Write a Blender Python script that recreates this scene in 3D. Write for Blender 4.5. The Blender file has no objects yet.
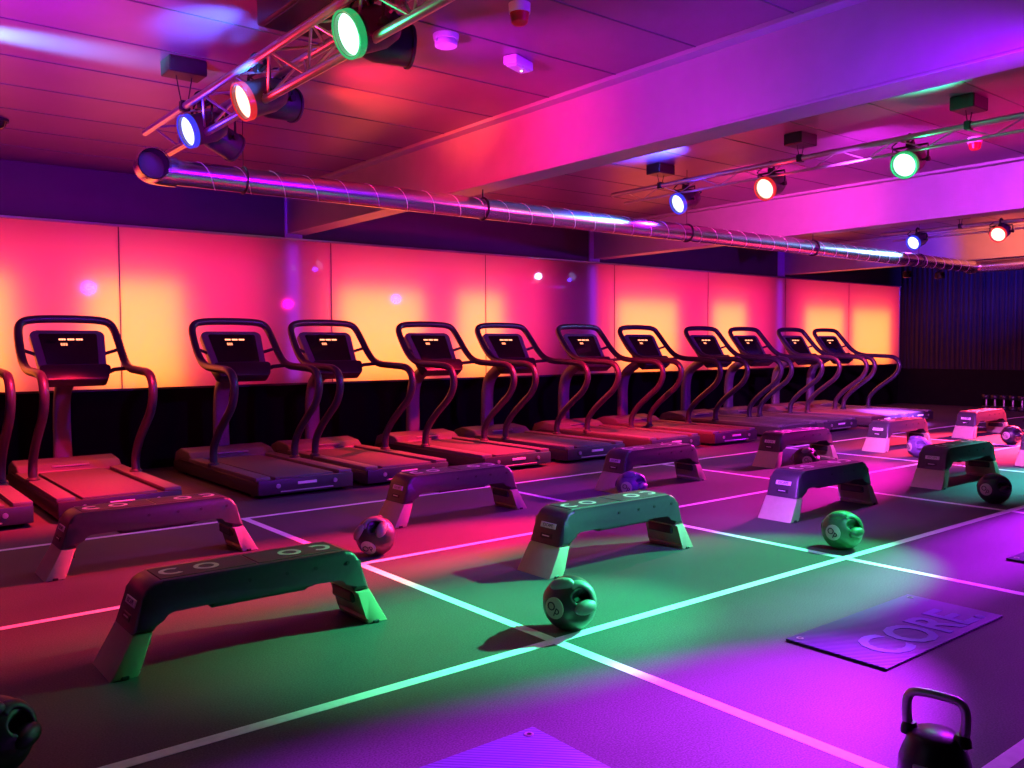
import bpy, bmesh, math, random
from mathutils import Vector, Matrix
random.seed(7)
PI = math.pi
scene = bpy.context.scene
COL = scene.collection

# ------------------------------------------------------------------ helpers
def link(o):
    COL.objects.link(o); return o

def obj(name, bm, mat, parent=None, smooth=False, angle=None):
    me = bpy.data.meshes.new(name)
    bmesh.ops.recalc_face_normals(bm, faces=bm.faces[:])
    bm.to_mesh(me); bm.free()
    mats = mat if isinstance(mat, (list, tuple)) else [mat]
    for m in mats: me.materials.append(m)
    if smooth:
        for p in me.polygons: p.use_smooth = True
    if angle is not None:
        me.set_sharp_from_angle(angle=math.radians(angle))
    o = link(bpy.data.objects.new(name, me))
    if parent is not None: o.parent = parent
    return o

def tag(o, label=None, cat=None, group=None, kind=None):
    if label: o['label'] = label
    if cat: o['category'] = cat
    if group: o['group'] = group
    if kind: o['kind'] = kind
    return o

def thing(name, label, cat, loc=(0, 0, 0), rz=0.0, group=None):
    o = link(bpy.data.objects.new(name, None))
    o.location = loc; o.rotation_euler = (0, 0, rz)
    o.empty_display_size = 0.1
    return tag(o, label, cat, group)

def structure(name, bm, mat, parent=None, smooth=False, angle=None):
    o = obj(name, bm, mat, parent, smooth, angle)
    if parent is None: o['kind'] = 'structure'
    return o

def copy_tree(root, loc=None, label=None, rz=None):
    r = root.copy(); link(r)
    if loc is not None: r.location = loc
    if rz is not None: r.rotation_euler = (0, 0, rz)
    if label: r['label'] = label
    for ch in list(root.children):
        c = ch.copy(); link(c); c.parent = r
        for g in list(ch.children):
            d = g.copy(); link(d); d.parent = c
    return r

def box(bm, x0, x1, y0, y1, z0, z1, bev=0.0, seg=2, mi=0):
    vs = [bm.verts.new((x, y, z)) for x in (x0, x1) for y in (y0, y1) for z in (z0, z1)]
    idx = [(0, 1, 3, 2), (4, 6, 7, 5), (0, 4, 5, 1), (2, 3, 7, 6), (0, 2, 6, 4), (1, 5, 7, 3)]
    fs = [bm.faces.new([vs[i] for i in f]) for f in idx]
    for f in fs: f.material_index = mi
    if bev > 0:
        es = list({e for f in fs for e in f.edges})
        bmesh.ops.bevel(bm, geom=es, offset=bev, segments=seg, profile=0.5, affect='EDGES')
    return vs

def catmull(pts, n=6, closed=False):
    P = [Vector(p) for p in pts]; out = []
    m = len(P)
    rng = range(m) if closed else range(m - 1)
    for i in rng:
        p0 = P[(i - 1) % m] if (closed or i > 0) else P[0] * 2 - P[1]
        p1 = P[i]; p2 = P[(i + 1) % m]
        p3 = P[(i + 2) % m] if (closed or i + 2 < m) else P[-1] * 2 - P[-2]
        for k in range(n):
            t = k / n
            out.append(0.5 * ((2 * p1) + (p2 - p0) * t + (2 * p0 - 5 * p1 + 4 * p2 - p3) * t * t + (3 * p1 - p0 - 3 * p2 + p3) * t ** 3))
    if not closed: out.append(P[-1].copy())
    return out

def tube(bm, pts, r, n=8, closed=False, caps=True, mi=0):
    P = [Vector(p) for p in pts]
    m = len(P); rings = []
    nrm = None
    for i, p in enumerate(P):
        a = P[i - 1] if (i > 0 or closed) else P[0]
        b = P[(i + 1) % m] if (i < m - 1 or closed) else P[-1]
        t = (b - a).normalized()
        if nrm is None:
            nrm = t.orthogonal().normalized()
        nrm = (nrm - t * nrm.dot(t))
        if nrm.length < 1e-6: nrm = t.orthogonal()
        nrm.normalize()
        bi = t.cross(nrm)
        rr = r(i / max(1, m - 1)) if callable(r) else r
        rings.append([bm.verts.new(p + (nrm * math.cos(2 * PI * k / n) + bi * math.sin(2 * PI * k / n)) * rr) for k in range(n)])
    for i in range(m if closed else m - 1):
        A, B = rings[i], rings[(i + 1) % m]
        for k in range(n):
            f = bm.faces.new((A[k], A[(k + 1) % n], B[(k + 1) % n], B[k])); f.material_index = mi
    if caps and not closed:
        bm.faces.new(rings[0][::-1]).material_index = mi
        bm.faces.new(rings[-1]).material_index = mi

def lathe(bm, prof, n=24, M=None, mi=0):
    """prof: list of (radius, height) around local Z"""
    M = M or Matrix.Identity(4)
    rings = []
    for r, z in prof:
        if r < 1e-6:
            rings.append([bm.verts.new(M @ Vector((0, 0, z)))])
        else:
            rings.append([bm.verts.new(M @ Vector((r * math.cos(2 * PI * k / n), r * math.sin(2 * PI * k / n), z))) for k in range(n)])
    for A, B in zip(rings[:-1], rings[1:]):
        if len(A) == 1 and len(B) == 1: continue
        for k in range(n):
            k2 = (k + 1) % n
            if len(A) == 1: f = bm.faces.new((A[0], B[k2], B[k]))
            elif len(B) == 1: f = bm.faces.new((A[k], A[k2], B[0]))
            else: f = bm.faces.new((A[k], A[k2], B[k2], B[k]))
            f.material_index = mi

def prism_xz(bm, poly, y0, y1, bev=0.0, seg=3, mi=0, taper=None):
    """polygon in XZ extruded along Y; bevels the two rims"""
    A = [bm.verts.new((x, y0, z)) for x, z in poly]
    B = [bm.verts.new((x, y1, z)) for x, z in poly]
    n = len(poly)
    fa = bm.faces.new(A); fb = bm.faces.new(B[::-1])
    for i in range(n):
        bm.faces.new((A[i], B[i], B[(i + 1) % n], A[(i + 1) % n]))
    if bev > 0:
        es = list(fa.edges) + list(fb.edges)
        bmesh.ops.bevel(bm, geom=es, offset=bev, segments=seg, profile=0.5, affect='EDGES', clamp_overlap=True)
    if taper:
        for v in bm.verts: v.co.y = v.co.y * taper(v.co.z)
    for f in bm.faces: f.material_index = mi

def text_bm(body, size, depth=0.0, M=None, align='CENTER', bold=0.0):
    cu = bpy.data.curves.new('lettering', 'FONT')
    cu.body = body; cu.size = size; cu.extrude = depth; cu.align_x = align; cu.align_y = 'CENTER'
    cu.resolution_u = 3; cu.offset = bold
    o = bpy.data.objects.new('lettering', cu)
    link(o)
    dg = bpy.context.evaluated_depsgraph_get()
    me = bpy.data.meshes.new_from_object(o.evaluated_get(dg))
    bm = bmesh.new(); bm.from_mesh(me)
    bpy.data.objects.remove(o); bpy.data.meshes.remove(me); bpy.data.curves.remove(cu)
    if M is not None: bmesh.ops.transform(bm, matrix=M, verts=bm.verts[:])
    return bm

def frame_z(origin, zdir, xhint=(1, 0, 0)):
    z = Vector(zdir).normalized(); x = Vector(xhint)
    x = (x - z * x.dot(z)).normalized(); y = z.cross(x)
    M = Matrix((x, y, z)).transposed().to_4x4()
    M.translation = Vector(origin)
    return M

# ------------------------------------------------------------------ materials
def new_mat(name):
    m = bpy.data.materials.new(name); m.use_nodes = True
    nt = m.node_tree
    return m, nt, nt.nodes['Principled BSDF'], nt.nodes['Material Output']

def mat(name, col, rough=0.5, metal=0.0, coat=0.0, noise=0.0, nscale=40.0, bump=0.0, bscale=200.0, spec=None):
    m, nt, b, out = new_mat(name)
    N, L = nt.nodes, nt.links
    b.inputs['Base Color'].default_value = (*col, 1)
    b.inputs['Roughness'].default_value = rough
    b.inputs['Metallic'].default_value = metal
    b.inputs['Coat Weight'].default_value = coat
    if spec is not None: b.inputs['Specular IOR Level'].default_value = spec
    tc = N.new('ShaderNodeTexCoord')
    if noise > 0:
        t = N.new('ShaderNodeTexNoise'); t.inputs['Scale'].default_value = nscale; t.inputs['Detail'].default_value = 4
        L.new(tc.outputs['Object'], t.inputs['Vector'])
        r = N.new('ShaderNodeValToRGB')
        r.color_ramp.elements[0].position = 0.3; r.color_ramp.elements[1].position = 0.7
        r.color_ramp.elements[0].color = (*[c * (1 - noise) for c in col], 1)
        r.color_ramp.elements[1].color = (*[min(1, c * (1 + noise)) for c in col], 1)
        L.new(t.outputs['Fac'], r.inputs['Fac']); L.new(r.outputs['Color'], b.inputs['Base Color'])
    if bump > 0:
        t = N.new('ShaderNodeTexNoise'); t.inputs['Scale'].default_value = bscale; t.inputs['Detail'].default_value = 2
        L.new(tc.outputs['Object'], t.inputs['Vector'])
        bp = N.new('ShaderNodeBump'); bp.inputs['Strength'].default_value = bump; bp.inputs['Distance'].default_value = 0.004
        L.new(t.outputs['Fac'], bp.inputs['Height']); L.new(bp.outputs['Normal'], b.inputs['Normal'])
    return m

def emit(name, col, strength):
    m, nt, b, out = new_mat(name)
    b.inputs['Base Color'].default_value = (0.02, 0.02, 0.02, 1)
    b.inputs['Emission Color'].default_value = (*col, 1)
    b.inputs['Emission Strength'].default_value = strength
    b.inputs['Roughness'].default_value = 0.3
    return m

def floor_material():
    m, nt, b, out = new_mat('rubber_floor')
    N, L = nt.nodes, nt.links
    tc = N.new('ShaderNodeTexCoord')
    a = N.new('ShaderNodeTexNoise'); a.inputs['Scale'].default_value = 150; a.inputs['Detail'].default_value = 3
    c = N.new('ShaderNodeTexNoise'); c.inputs['Scale'].default_value = 1.3; c.inputs['Detail'].default_value = 5
    L.new(tc.outputs['Object'], a.inputs['Vector']); L.new(tc.outputs['Object'], c.inputs['Vector'])
    r1 = N.new('ShaderNodeValToRGB')
    r1.color_ramp.elements[0].position = 0.33; r1.color_ramp.elements[0].color = (0.035, 0.035, 0.036, 1)
    r1.color_ramp.elements[1].position = 0.72; r1.color_ramp.elements[1].color = (0.10, 0.10, 0.10, 1)
    L.new(a.outputs['Fac'], r1.inputs['Fac'])
    r2 = N.new('ShaderNodeValToRGB')
    r2.color_ramp.elements[0].position = 0.3; r2.color_ramp.elements[0].color = (0.72, 0.72, 0.72, 1)
    r2.color_ramp.elements[1].position = 0.7; r2.color_ramp.elements[1].color = (1, 1, 1, 1)
    L.new(c.outputs['Fac'], r2.inputs['Fac'])
    mx = N.new('ShaderNodeMix'); mx.data_type = 'RGBA'; mx.blend_type = 'MULTIPLY'; mx.inputs['Factor'].default_value = 1
    L.new(r1.outputs['Color'], mx.inputs['A']); L.new(r2.outputs['Color'], mx.inputs['B'])
    L.new(mx.outputs['Result'], b.inputs['Base Color'])
    b.inputs['Roughness'].default_value = 0.62
    b.inputs['Specular IOR Level'].default_value = 0.3
    bp = N.new('ShaderNodeBump'); bp.inputs['Strength'].default_value = 0.25; bp.inputs['Distance'].default_value = 0.003
    L.new(a.outputs['Fac'], bp.inputs['Height']); L.new(bp.outputs['Normal'], b.inputs['Normal'])
    return m

def mat_ribs(name, col):
    m, nt, b, out = new_mat(name)
    N, L = nt.nodes, nt.links
    tc = N.new('ShaderNodeTexCoord')
    w = N.new('ShaderNodeTexWave'); w.wave_type = 'BANDS'; w.bands_direction = 'DIAGONAL'; w.inputs['Scale'].default_value = 26
    w.inputs['Distortion'].default_value = 0
    L.new(tc.outputs['Object'], w.inputs['Vector'])
    bp = N.new('ShaderNodeBump'); bp.inputs['Strength'].default_value = 0.6; bp.inputs['Distance'].default_value = 0.004
    L.new(w.outputs['Fac'], bp.inputs['Height']); L.new(bp.outputs['Normal'], b.inputs['Normal'])
    b.inputs['Base Color'].default_value = (*col, 1); b.inputs['Roughness'].default_value = 0.55
    return m

def panel_material():
    m, nt, b, out = new_mat('translucent_panel')
    N, L = nt.nodes, nt.links
    N.remove(b)
    tr = N.new('ShaderNodeBsdfTranslucent'); tr.inputs['Color'].default_value = (0.85, 0.85, 0.85, 1)
    df = N.new('ShaderNodeBsdfDiffuse'); df.inputs['Color'].default_value = (0.5, 0.5, 0.5, 1)
    m1 = N.new('ShaderNodeMixShader'); m1.inputs['Fac'].default_value = 0.12
    L.new(tr.outputs[0], m1.inputs[1]); L.new(df.outputs[0], m1.inputs[2])
    gl = N.new('ShaderNodeBsdfGlossy'); gl.inputs['Roughness'].default_value = 0.03
    fr = N.new('ShaderNodeFresnel'); fr.inputs['IOR'].default_value = 1.5
    m2 = N.new('ShaderNodeMixShader')
    L.new(fr.outputs[0], m2.inputs['Fac']); L.new(m1.outputs[0], m2.inputs[1]); L.new(gl.outputs[0], m2.inputs[2])
    L.new(m2.outputs[0], out.inputs['Surface'])
    return m

M = {}
M['floor'] = floor_material()
M['tape'] = mat('white_line_tape', (0.8, 0.8, 0.8), 0.55, noise=0.08, nscale=30)
M['ceiling'] = mat('painted_ceiling_panels', (0.28, 0.11, 0.24), 0.38, metal=0.35, noise=0.06, nscale=3)
M['seam'] = mat('dark_seam', (0.10, 0.09, 0.10), 0.5)
M['beam'] = mat('painted_beam', (0.42, 0.40, 0.43), 0.42, metal=0.15, noise=0.04, nscale=6)
M['bulkhead'] = mat('dark_bulkhead', (0.048, 0.044, 0.052), 0.5, noise=0.06, nscale=5)
M['dark_wall'] = mat('black_lower_wall', (0.004, 0.004, 0.004), 0.9, noise=0.2, nscale=8, spec=0.1)
M['far'] = mat('corrugated_sheet', (0.016, 0.016, 0.018), 0.6, noise=0.1, nscale=3, spec=0.15)
M['box_inside'] = mat('lightbox_inside', (0.7, 0.7, 0.7), 0.7)
M['column'] = mat('column_paint', (0.40, 0.28, 0.75), 0.5, noise=0.05)
M['panel'] = panel_material()
M['duct'] = mat('galvanised_duct', (0.62, 0.62, 0.64), 0.27, metal=1.0, noise=0.06, nscale=9)
M['duct_seam'] = mat('duct_seam_ridge', (0.75, 0.75, 0.77), 0.4, metal=0.4)
M['duct_inside'] = mat('dark_duct_inside', (0.02, 0.02, 0.025), 0.6)
M['alu'] = mat('aluminium_truss', (0.6, 0.6, 0.62), 0.3, metal=0.9, noise=0.05, nscale=20)
M['black_metal'] = mat('black_metal', (0.015, 0.015, 0.016), 0.4, metal=0.2, noise=0.2, nscale=20)
M['black_plastic'] = mat('black_plastic', (0.012, 0.012, 0.014), 0.45, noise=0.15, nscale=30)
M['lamp_housing'] = mat('lamp_housing', (0.05, 0.05, 0.055), 0.4, metal=0.1, noise=0.1, nscale=30)
M['rail'] = mat('silver_grey_handrail', (0.055, 0.05, 0.075), 0.36, metal=0.5, noise=0.05, nscale=20)
M['mast'] = mat('grey_mast_plastic', (0.12, 0.11, 0.15), 0.45, noise=0.06, nscale=15)
M['console'] = mat('dark_console_plastic', (0.015, 0.014, 0.017), 0.35, noise=0.1, nscale=25)
M['console_rim'] = mat('grey_console_rim', (0.11, 0.10, 0.14), 0.38, noise=0.06, nscale=25)
M['screen'] = mat('black_screen_glass', (0.006, 0.006, 0.007), 0.12, coat=0.3)
M['deck'] = mat('treadmill_deck_grey', (0.11, 0.105, 0.11), 0.5, noise=0.06, nscale=20)
M['deck_dark'] = mat('treadmill_side_dark', (0.03, 0.029, 0.032), 0.45, noise=0.1, nscale=20)
M['belt'] = mat('treadmill_belt', (0.085, 0.08, 0.085), 0.65, noise=0.12, nscale=60, bump=0.2)
M['silver_trim'] = mat('silver_trim', (0.6, 0.6, 0.62), 0.3, metal=0.8)
M['led'] = emit('led_display', (1.0, 0.30, 0.16), 3.0)
M['led_dim'] = emit('led_display_window', (1.0, 0.25, 0.12), 2.2)
M['bench'] = mat('charcoal_bench_plastic', (0.036, 0.036, 0.040), 0.36, noise=0.1, nscale=40, bump=0.06, bscale=300)
M['bench_top'] = mat('ribbed_rubber_top', (0.03, 0.03, 0.031), 0.6, noise=0.15, nscale=80, bump=0.3, bscale=250)
M['boot'] = mat('pale_bench_leg', (0.42, 0.38, 0.24), 0.5, noise=0.05, nscale=20)
M['mark'] = mat('pale_printed_mark', (0.6, 0.6, 0.5), 0.55, noise=0.06)
M['badge'] = mat('white_badge', (0.7, 0.7, 0.7), 0.5)
M['ball'] = mat('black_rubber_ball', (0.012, 0.012, 0.013), 0.42, noise=0.12, nscale=40, bump=0.15, bscale=160)
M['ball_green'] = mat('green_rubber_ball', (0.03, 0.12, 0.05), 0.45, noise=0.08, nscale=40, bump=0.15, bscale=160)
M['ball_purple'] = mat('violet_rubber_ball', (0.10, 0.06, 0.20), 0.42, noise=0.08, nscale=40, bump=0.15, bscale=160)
M['pod'] = mat('grey_grip_rubber', (0.16, 0.16, 0.16), 0.45, noise=0.06, nscale=40)
M['pod_dark'] = mat('dark_grip_rubber', (0.10, 0.10, 0.10), 0.42, noise=0.06, nscale=40)
M['disc'] = mat('pale_ball_badge', (0.40, 0.38, 0.30), 0.5)
M['ink'] = mat('black_ink', (0.01, 0.01, 0.01), 0.5)
M['mat'] = mat_ribs('ribbed_exercise_mat', (0.060, 0.055, 0.15))
M['mat_text'] = mat('mat_lettering', (0.12, 0.12, 0.36), 0.5, noise=0.05)
M['iron'] = mat('black_cast_iron', (0.012, 0.012, 0.013), 0.35, metal=0.3, noise=0.2, nscale=60, bump=0.1)
M['chrome'] = mat('worn_steel_grip', (0.55, 0.54, 0.55), 0.34, metal=0.75, noise=0.1, nscale=80)
M['white_plastic'] = mat('white_plastic', (0.75, 0.75, 0.75), 0.4)
M['red_plastic'] = mat('red_plastic', (0.6, 0.02, 0.02), 0.35)
M['led_white'] = emit('indicator_led', (1.0, 0.85, 0.6), 4.0)

RED = (1.0, 0.015, 0.05)
GREEN = (0.03, 1.0, 0.34)
BLUE = (0.06, 0.02, 1.0)
MAGENTA = (0.50, 0.0, 1.0)
LENS = {'red': emit('red_lamp_lens', (1.0, 0.36, 0.26), 4.0),
        'green': emit('green_lamp_lens', (0.36, 1.0, 0.55), 4.0),
        'blue': emit('blue_lamp_lens', (0.36, 0.42, 1.0), 4.0)}
HALO_RING = {'red': emit('red_lens_rim', (1.0, 0.03, 0.02), 0.7), 'green': emit('green_lens_rim', (0.01, 0.75, 0.22), 0.5), 'blue': emit('blue_lens_rim', (0.03, 0.05, 1.0), 0.9)}  # glowing rings that imitate the coloured halo round each lens
RGBC = {'red': RED, 'green': GREEN, 'blue': BLUE, 'magenta': MAGENTA}

# ------------------------------------------------------------------ room
XL, XR, YN, YW, ZC = -3.0, 18.95, -2.5, 9.8, 3.15

bm = bmesh.new(); box(bm, XL, XR, YN, YW + 0.4, -0.1, 0)
floor = structure('floor', bm, M['floor'])
# white lines on the floor: strips a millimetre thick, laid on the rubber
def floor_strip(x0, x1, y0, y1):
    bm = bmesh.new(); box(bm, x0, x1, y0, y1, 0.0, 0.0012)
    obj('white_line', bm, M['tape'], floor)
A_LINES = [(2.845, 0.055), (4.612, 0.05), (6.42, 0.05), (1.12, 0.055)]
for y, w in A_LINES:
    floor_strip(XL, XR, y - w / 2, y + w / 2)
for x in (0.14, 2.507, 4.865, 7.23, 9.56, 11.95, 14.3, 16.7):
    w = 0.055
    ys = sorted(a[0] for a in A_LINES)
    for a, b in zip([YN] + ys, ys):
        lo = a if a == YN else a + 0.0275
        floor_strip(x - w / 2, x + w / 2, lo, b - 0.0275)

bm = bmesh.new(); box(bm, XL, XR, YN, YW + 0.4, ZC, ZC + 0.1)
ceiling = structure('ceiling', bm, M['ceiling'])
# sheet joints along the ceiling, a shallow batten per joint
for k in range(18):
    y = -1.97 + 0.69 * k
    if y > YW - 0.2: break
    bm = bmesh.new(); box(bm, XL, XR, y - 0.005, y + 0.005, ZC - 0.004, ZC + 0.002)
    obj('sheet_joint', bm, M['seam'], ceiling)

# boxed I-beams across the ceiling
for i, x in enumerate((-0.65, 4.40, 9.43, 14.47)):
    bm = bmesh.new()
    box(bm, x, x + 0.24, YN, YW, 2.67, ZC, 0.004, 1)                  # web casing
    box(bm, x - 0.10, x + 0.34, YN, YW, 3.122, ZC + 0.002, 0.003, 1)   # top flange
    box(bm, x - 0.004, x + 0.244, YN, YW, 2.655, 2.672, 0.003, 1)     # bottom plate lip
    structure('trim_%d' % (i + 1), bm, M['beam'])

# back wall: dark base, bulkhead over the panels
ZP0, ZP1 = 0.875, 2.59
bm = bmesh.new()
box(bm, XL, XR, YW, YW + 0.4, 0, ZP0 - 0.004)
structure('wall_back', bm, M['dark_wall'])
bm = bmesh.new()
box(bm, XL, XR, YW - 0.015, YW + 0.4, ZP1 + 0.004, ZC)
structure('wall_bulkhead', bm, M['bulkhead'])
bm = bmesh.new(); box(bm, XL, XR, YW + 0.36, YW + 0.4, ZP0, ZP1)
structure('wall_lightbox', bm, M['box_inside'])
# slim sill and head trims along the panels
bm = bmesh.new(); box(bm, XL, XR, YW - 0.03, YW + 0.002, ZP1 - 0.004, ZP1 + 0.02, 0.003, 1)
structure('trim_10', bm, M['silver_trim'])
bm = bmesh.new(); box(bm, XL, XR, YW - 0.02, YW + 0.002, ZP0 - 0.02, ZP0 + 0.004, 0.003, 1)
structure('trim_11', bm, M['deck_dark'])
# columns carrying the beams: they stand just behind the panels and pass over the bulkhead
for i, x in enumerate((4.38, 9.35, 14.28)):
    bm = bmesh.new()
    box(bm, x, x + 0.2, YW + 0.07, YW + 0.3, ZP0, ZP1)
    box(bm, x - 0.01, x + 0.21, YW - 0.035, YW + 0.1, ZP1 + 0.02, ZC - 0.03)
    structure('trim_%d' % (20 + i), bm, M['column'])

# far wall: corrugated dark sheet over a black base
bm = bmesh.new()
n = 700; pitch = 0.11; y0, y1 = YN, YW
prev = None
for k in range(n + 1):
    y = y0 + (y1 - y0) * k / n
    x = XR - 0.03 - 0.022 * max(-0.7, min(0.7, math.sin(2 * PI * y / pitch) * 1.3))
    a = bm.verts.new((x, y, 0.78)); b = bm.verts.new((x, y, ZC))
    if prev: bm.faces.new((prev[0], a, b, prev[1]))
    prev = (a, b)
structure('wall_far', bm, M['far'])
bm = bmesh.new(); box(bm, XR - 0.06, XR + 0.1, YN, YW + 0.4, 0, 0.78)
structure('wall_far_base', bm, M['dark_wall'])
bm = bmesh.new(); box(bm, XR - 0.075, XR - 0.01, 8.02, 8.06, 0.78, ZC)
structure('trim_30', bm, M['far'])
bm = bmesh.new(); box(bm, XR, XR + 0.1, YN, YW + 0.4, 0.78, ZC)
structure('wall_right', bm, M['dark_wall'])
bm = bmesh.new(); box(bm, XL - 0.1, XL, YN, YW + 0.4, 0, ZC)
structure('wall_left', bm, M['bulkhead'])
bm = bmesh.new(); box(bm, XL, XR, YN - 0.1, YN, 0, ZC)
structure('wall_front', bm, M['bulkhead'])

# backlit panels: glossy translucent sheets, each with an edge return
seams = [-2.3, 0.12, 2.52, 4.98, 7.36, 9.92, 12.24, 14.56, 16.82, XR - 0.03]
plab = ['glowing wall panel farthest left, beyond the left edge of the photo',
        'orange glowing wall panel at the left edge, behind the leftmost fully visible treadmill',
        'pink glowing wall panel with the first purple column strip near its right end',
        'orange glowing wall panel just right of the first purple column strip',
        'pink glowing wall panel with the second purple column strip near its right end',
        'orange glowing wall panel just right of the second purple column strip',
        'glowing wall panel with the third purple column strip near its right end',
        'orange glowing wall panel just right of the third purple column strip',
        'last glowing wall panel, against the dark corrugated corner']
for i in range(9):
    a, b = seams[i] + 0.006, seams[i + 1] - 0.006
    bm = bmesh.new()
    f = [bm.verts.new(p) for p in ((a, YW, ZP0), (b, YW, ZP0), (b, YW, ZP1), (a, YW, ZP1))]
    g = [bm.verts.new(p) for p in ((a, YW + 0.01, ZP0), (b, YW + 0.01, ZP0), (b, YW + 0.01, ZP1), (a, YW + 0.01, ZP1))]
    bm.faces.new(f)
    for k in range(4): bm.faces.new((f[k], f[(k + 1) % 4], g[(k + 1) % 4], g[k]))
    o = obj('backlit_panel', bm, M['panel'])
    tag(o, plab[i], 'wall panel', 'backlit panels along the treadmill wall')
bm = bmesh.new(); box(bm, XR - 0.05, XR - 0.015, YW - 0.012, YW + 0.02, ZP0, ZP1, 0.003, 1)
structure('trim_12', bm, M['silver_trim'])
for i, x in enumerate(seams[1:-1]):
    bm = bmesh.new(); box(bm, x - 0.006, x + 0.006, YW + 0.001, YW + 0.012, ZP0, ZP1)
    structure('trim_%d' % (40 + i), bm, M['seam'])

# ------------------------------------------------------------------ lights
def area(name, loc, rot, sx, sy, col, power):
    l = bpy.data.lights.new(name, 'AREA'); l.shape = 'RECTANGLE'; l.size = sx; l.size_y = sy
    l.color = col; l.energy = power
    o = link(bpy.data.objects.new(name, l)); o.location = loc; o.rotation_euler = rot
    return o

def spot(name, loc, target, angle, blend=0.9, radius=0.06, sx=1.0):
    col, power = lit(name)
    l = bpy.data.lights.new(name, 'SPOT'); l.color = col; l.energy = power
    l.spot_size = math.radians(angle); l.spot_blend = blend; l.shadow_soft_size = radius
    o = link(bpy.data.objects.new(name, l)); o.location = loc
    d = Vector(target) - Vector(loc)
    o.rotation_euler = d.to_track_quat('-Z', 'Y').to_euler()
    o.scale = (sx, 1, 1)          # oval beam: narrower sideways
    return o

# every spot and area light, added fills included: name -> (colour, power)
PW = {}
def lit(key, default=((1, 1, 1), 100)):
    return PW.get(key, ((0, 0, 0), 0.0))
#PWTABLE
PW.update({
    'C_blue': ((0.04, 0.2, 1), 480.0),
    'C_blue2': ((0.085, 0.591, 1), 1660.9),
    'C_rblue': ((0.03, 0.1, 1), 1300.0),
    'C_red': ((1, 0.079, 0.021), 212.6),
    'C_rgreen': ((0.015, 1, 0.285), 1012.5),
    'C_violet': ((0.35, 0, 1), 800.0),
    'C_wash': ((1, 0, 0.1), 300.0),
    'C_wash3': ((1, 0, 0.32), 900.0),
    'D_blue': ((0.12, 0.4, 1), 260.0),
    'D_blue2': ((0.2, 0.5, 1), 500.0),
    'FB_blue': ((0.071, 0.021, 1), 166.3),
    'FB_orange': ((1, 0.181, 0.118), 345.7),
    'F_blue': ((0.468, 0.001, 1), 1015.1),
    'F_green': ((0.092, 1, 0.976), 2144.0),
    'F_mag': ((0.5, 0.01, 1), 12500.0),
    'F_red': ((1, 0.01, 0.55), 7500.0),
    'G_blue': ((0.062, 0.021, 1), 1196.2),
    'G_front': ((0.03, 1, 0.35), 800.0),
    'G_red': ((1, 0.027, 0.084), 34932.3),
    'LB_green': ((0.396, 0.989, 1), 1.6),
    'LB_mag': ((0.45, 0.05, 1), 1900.0),
    'LB_mag2': ((0.506, 0.02, 1), 51.3),
    'LB_pink': ((0.848, 0.01, 1), 140.8),
    'LB_red': ((1, 0.007, 0.085), 344.3),
    'L_blue': ((0.096, 0.019, 1), 1929.9),
    'L_green': ((0.081, 1, 0.408), 976.7),
    'L_red': ((1, 0.029, 0.086), 1914.7),
    'RB_beam': ((0.715, 0.044, 1), 620.1),
    'RB_mag': ((0.778, 0.111, 1), 4050.0),
    'RB_red': ((1, 0.03, 0.42), 480.0),
    'RV_green': ((0.05, 1, 0.38), 150.0),
    'R_blue': ((0.315, 0.001, 1), 431.9),
    'R_green': ((0.05, 1, 0.38), 2300.0),
    'R_green2': ((0.05, 1, 0.38), 7000.0),
    'R_mag': ((0.5, 0.008, 1), 17500.0),
    'R_mag2': ((0.5, 0.02, 1), 900.0),
    'R_red': ((1, 0.008, 0.055), 12500.0),
    'T_blue': ((0.27, 0, 1), 900.0),
    'T_blue2': ((0.298, 0.001, 1), 1349.3),
    'T_red1': ((1, 0.012, 0.05), 2600.0),
    'T_red2': ((1, 0.012, 0.05), 3800.0),
    'T_red3': ((1, 0.01, 0.05), 2800.0),
    'T_red4': ((1, 0.031, 0.093), 1503.2),
    'T_violet': ((0.357, 0.071, 1), 32450.9),
    'amber': ((1, 0.19, 0.005), 14.0),
    'pink': ((1, 0.01, 0.105), 5.2),
    'violet': ((0.35, 0.02, 1), 2.6),
})
#PWEND
# lamps inside the light box
blobs = [(0.55, 1.5), (2.2, 3.15), (5.1, 6.3), (6.9, 7.65), (10.0, 11.4), (12.4, 13.3), (15.25, 16.6), (17.0, 18.5)]
for a, b in blobs:
    w = b - a
    c, p = lit('amber')
    area('amber', ((a + b) / 2, YW + 0.16, 1.44), (-PI / 2, 0, 0), w, 1.18, c, p * w * 1.18)
for a, b in ((-2.2, 4.1), (4.75, 8.5), (9.55, 14.1), (14.7, 18.9)):
    c, p = lit('pink')
    area('pink', ((a + b) / 2, YW + 0.33, 1.75), (-PI / 2, 0, 0), b - a, 1.55, c, p * (b - a) * 1.55)

for x in (4.38, 9.35, 14.28):
    c, p = lit('violet')
    area('violet', (x + 0.1, YW + 0.066, 1.73), (-PI / 2, 0, 0), 0.12, 1.6, c, p * 0.12 * 1.6)  # added strip light that turns the column violet behind the panel

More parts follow.
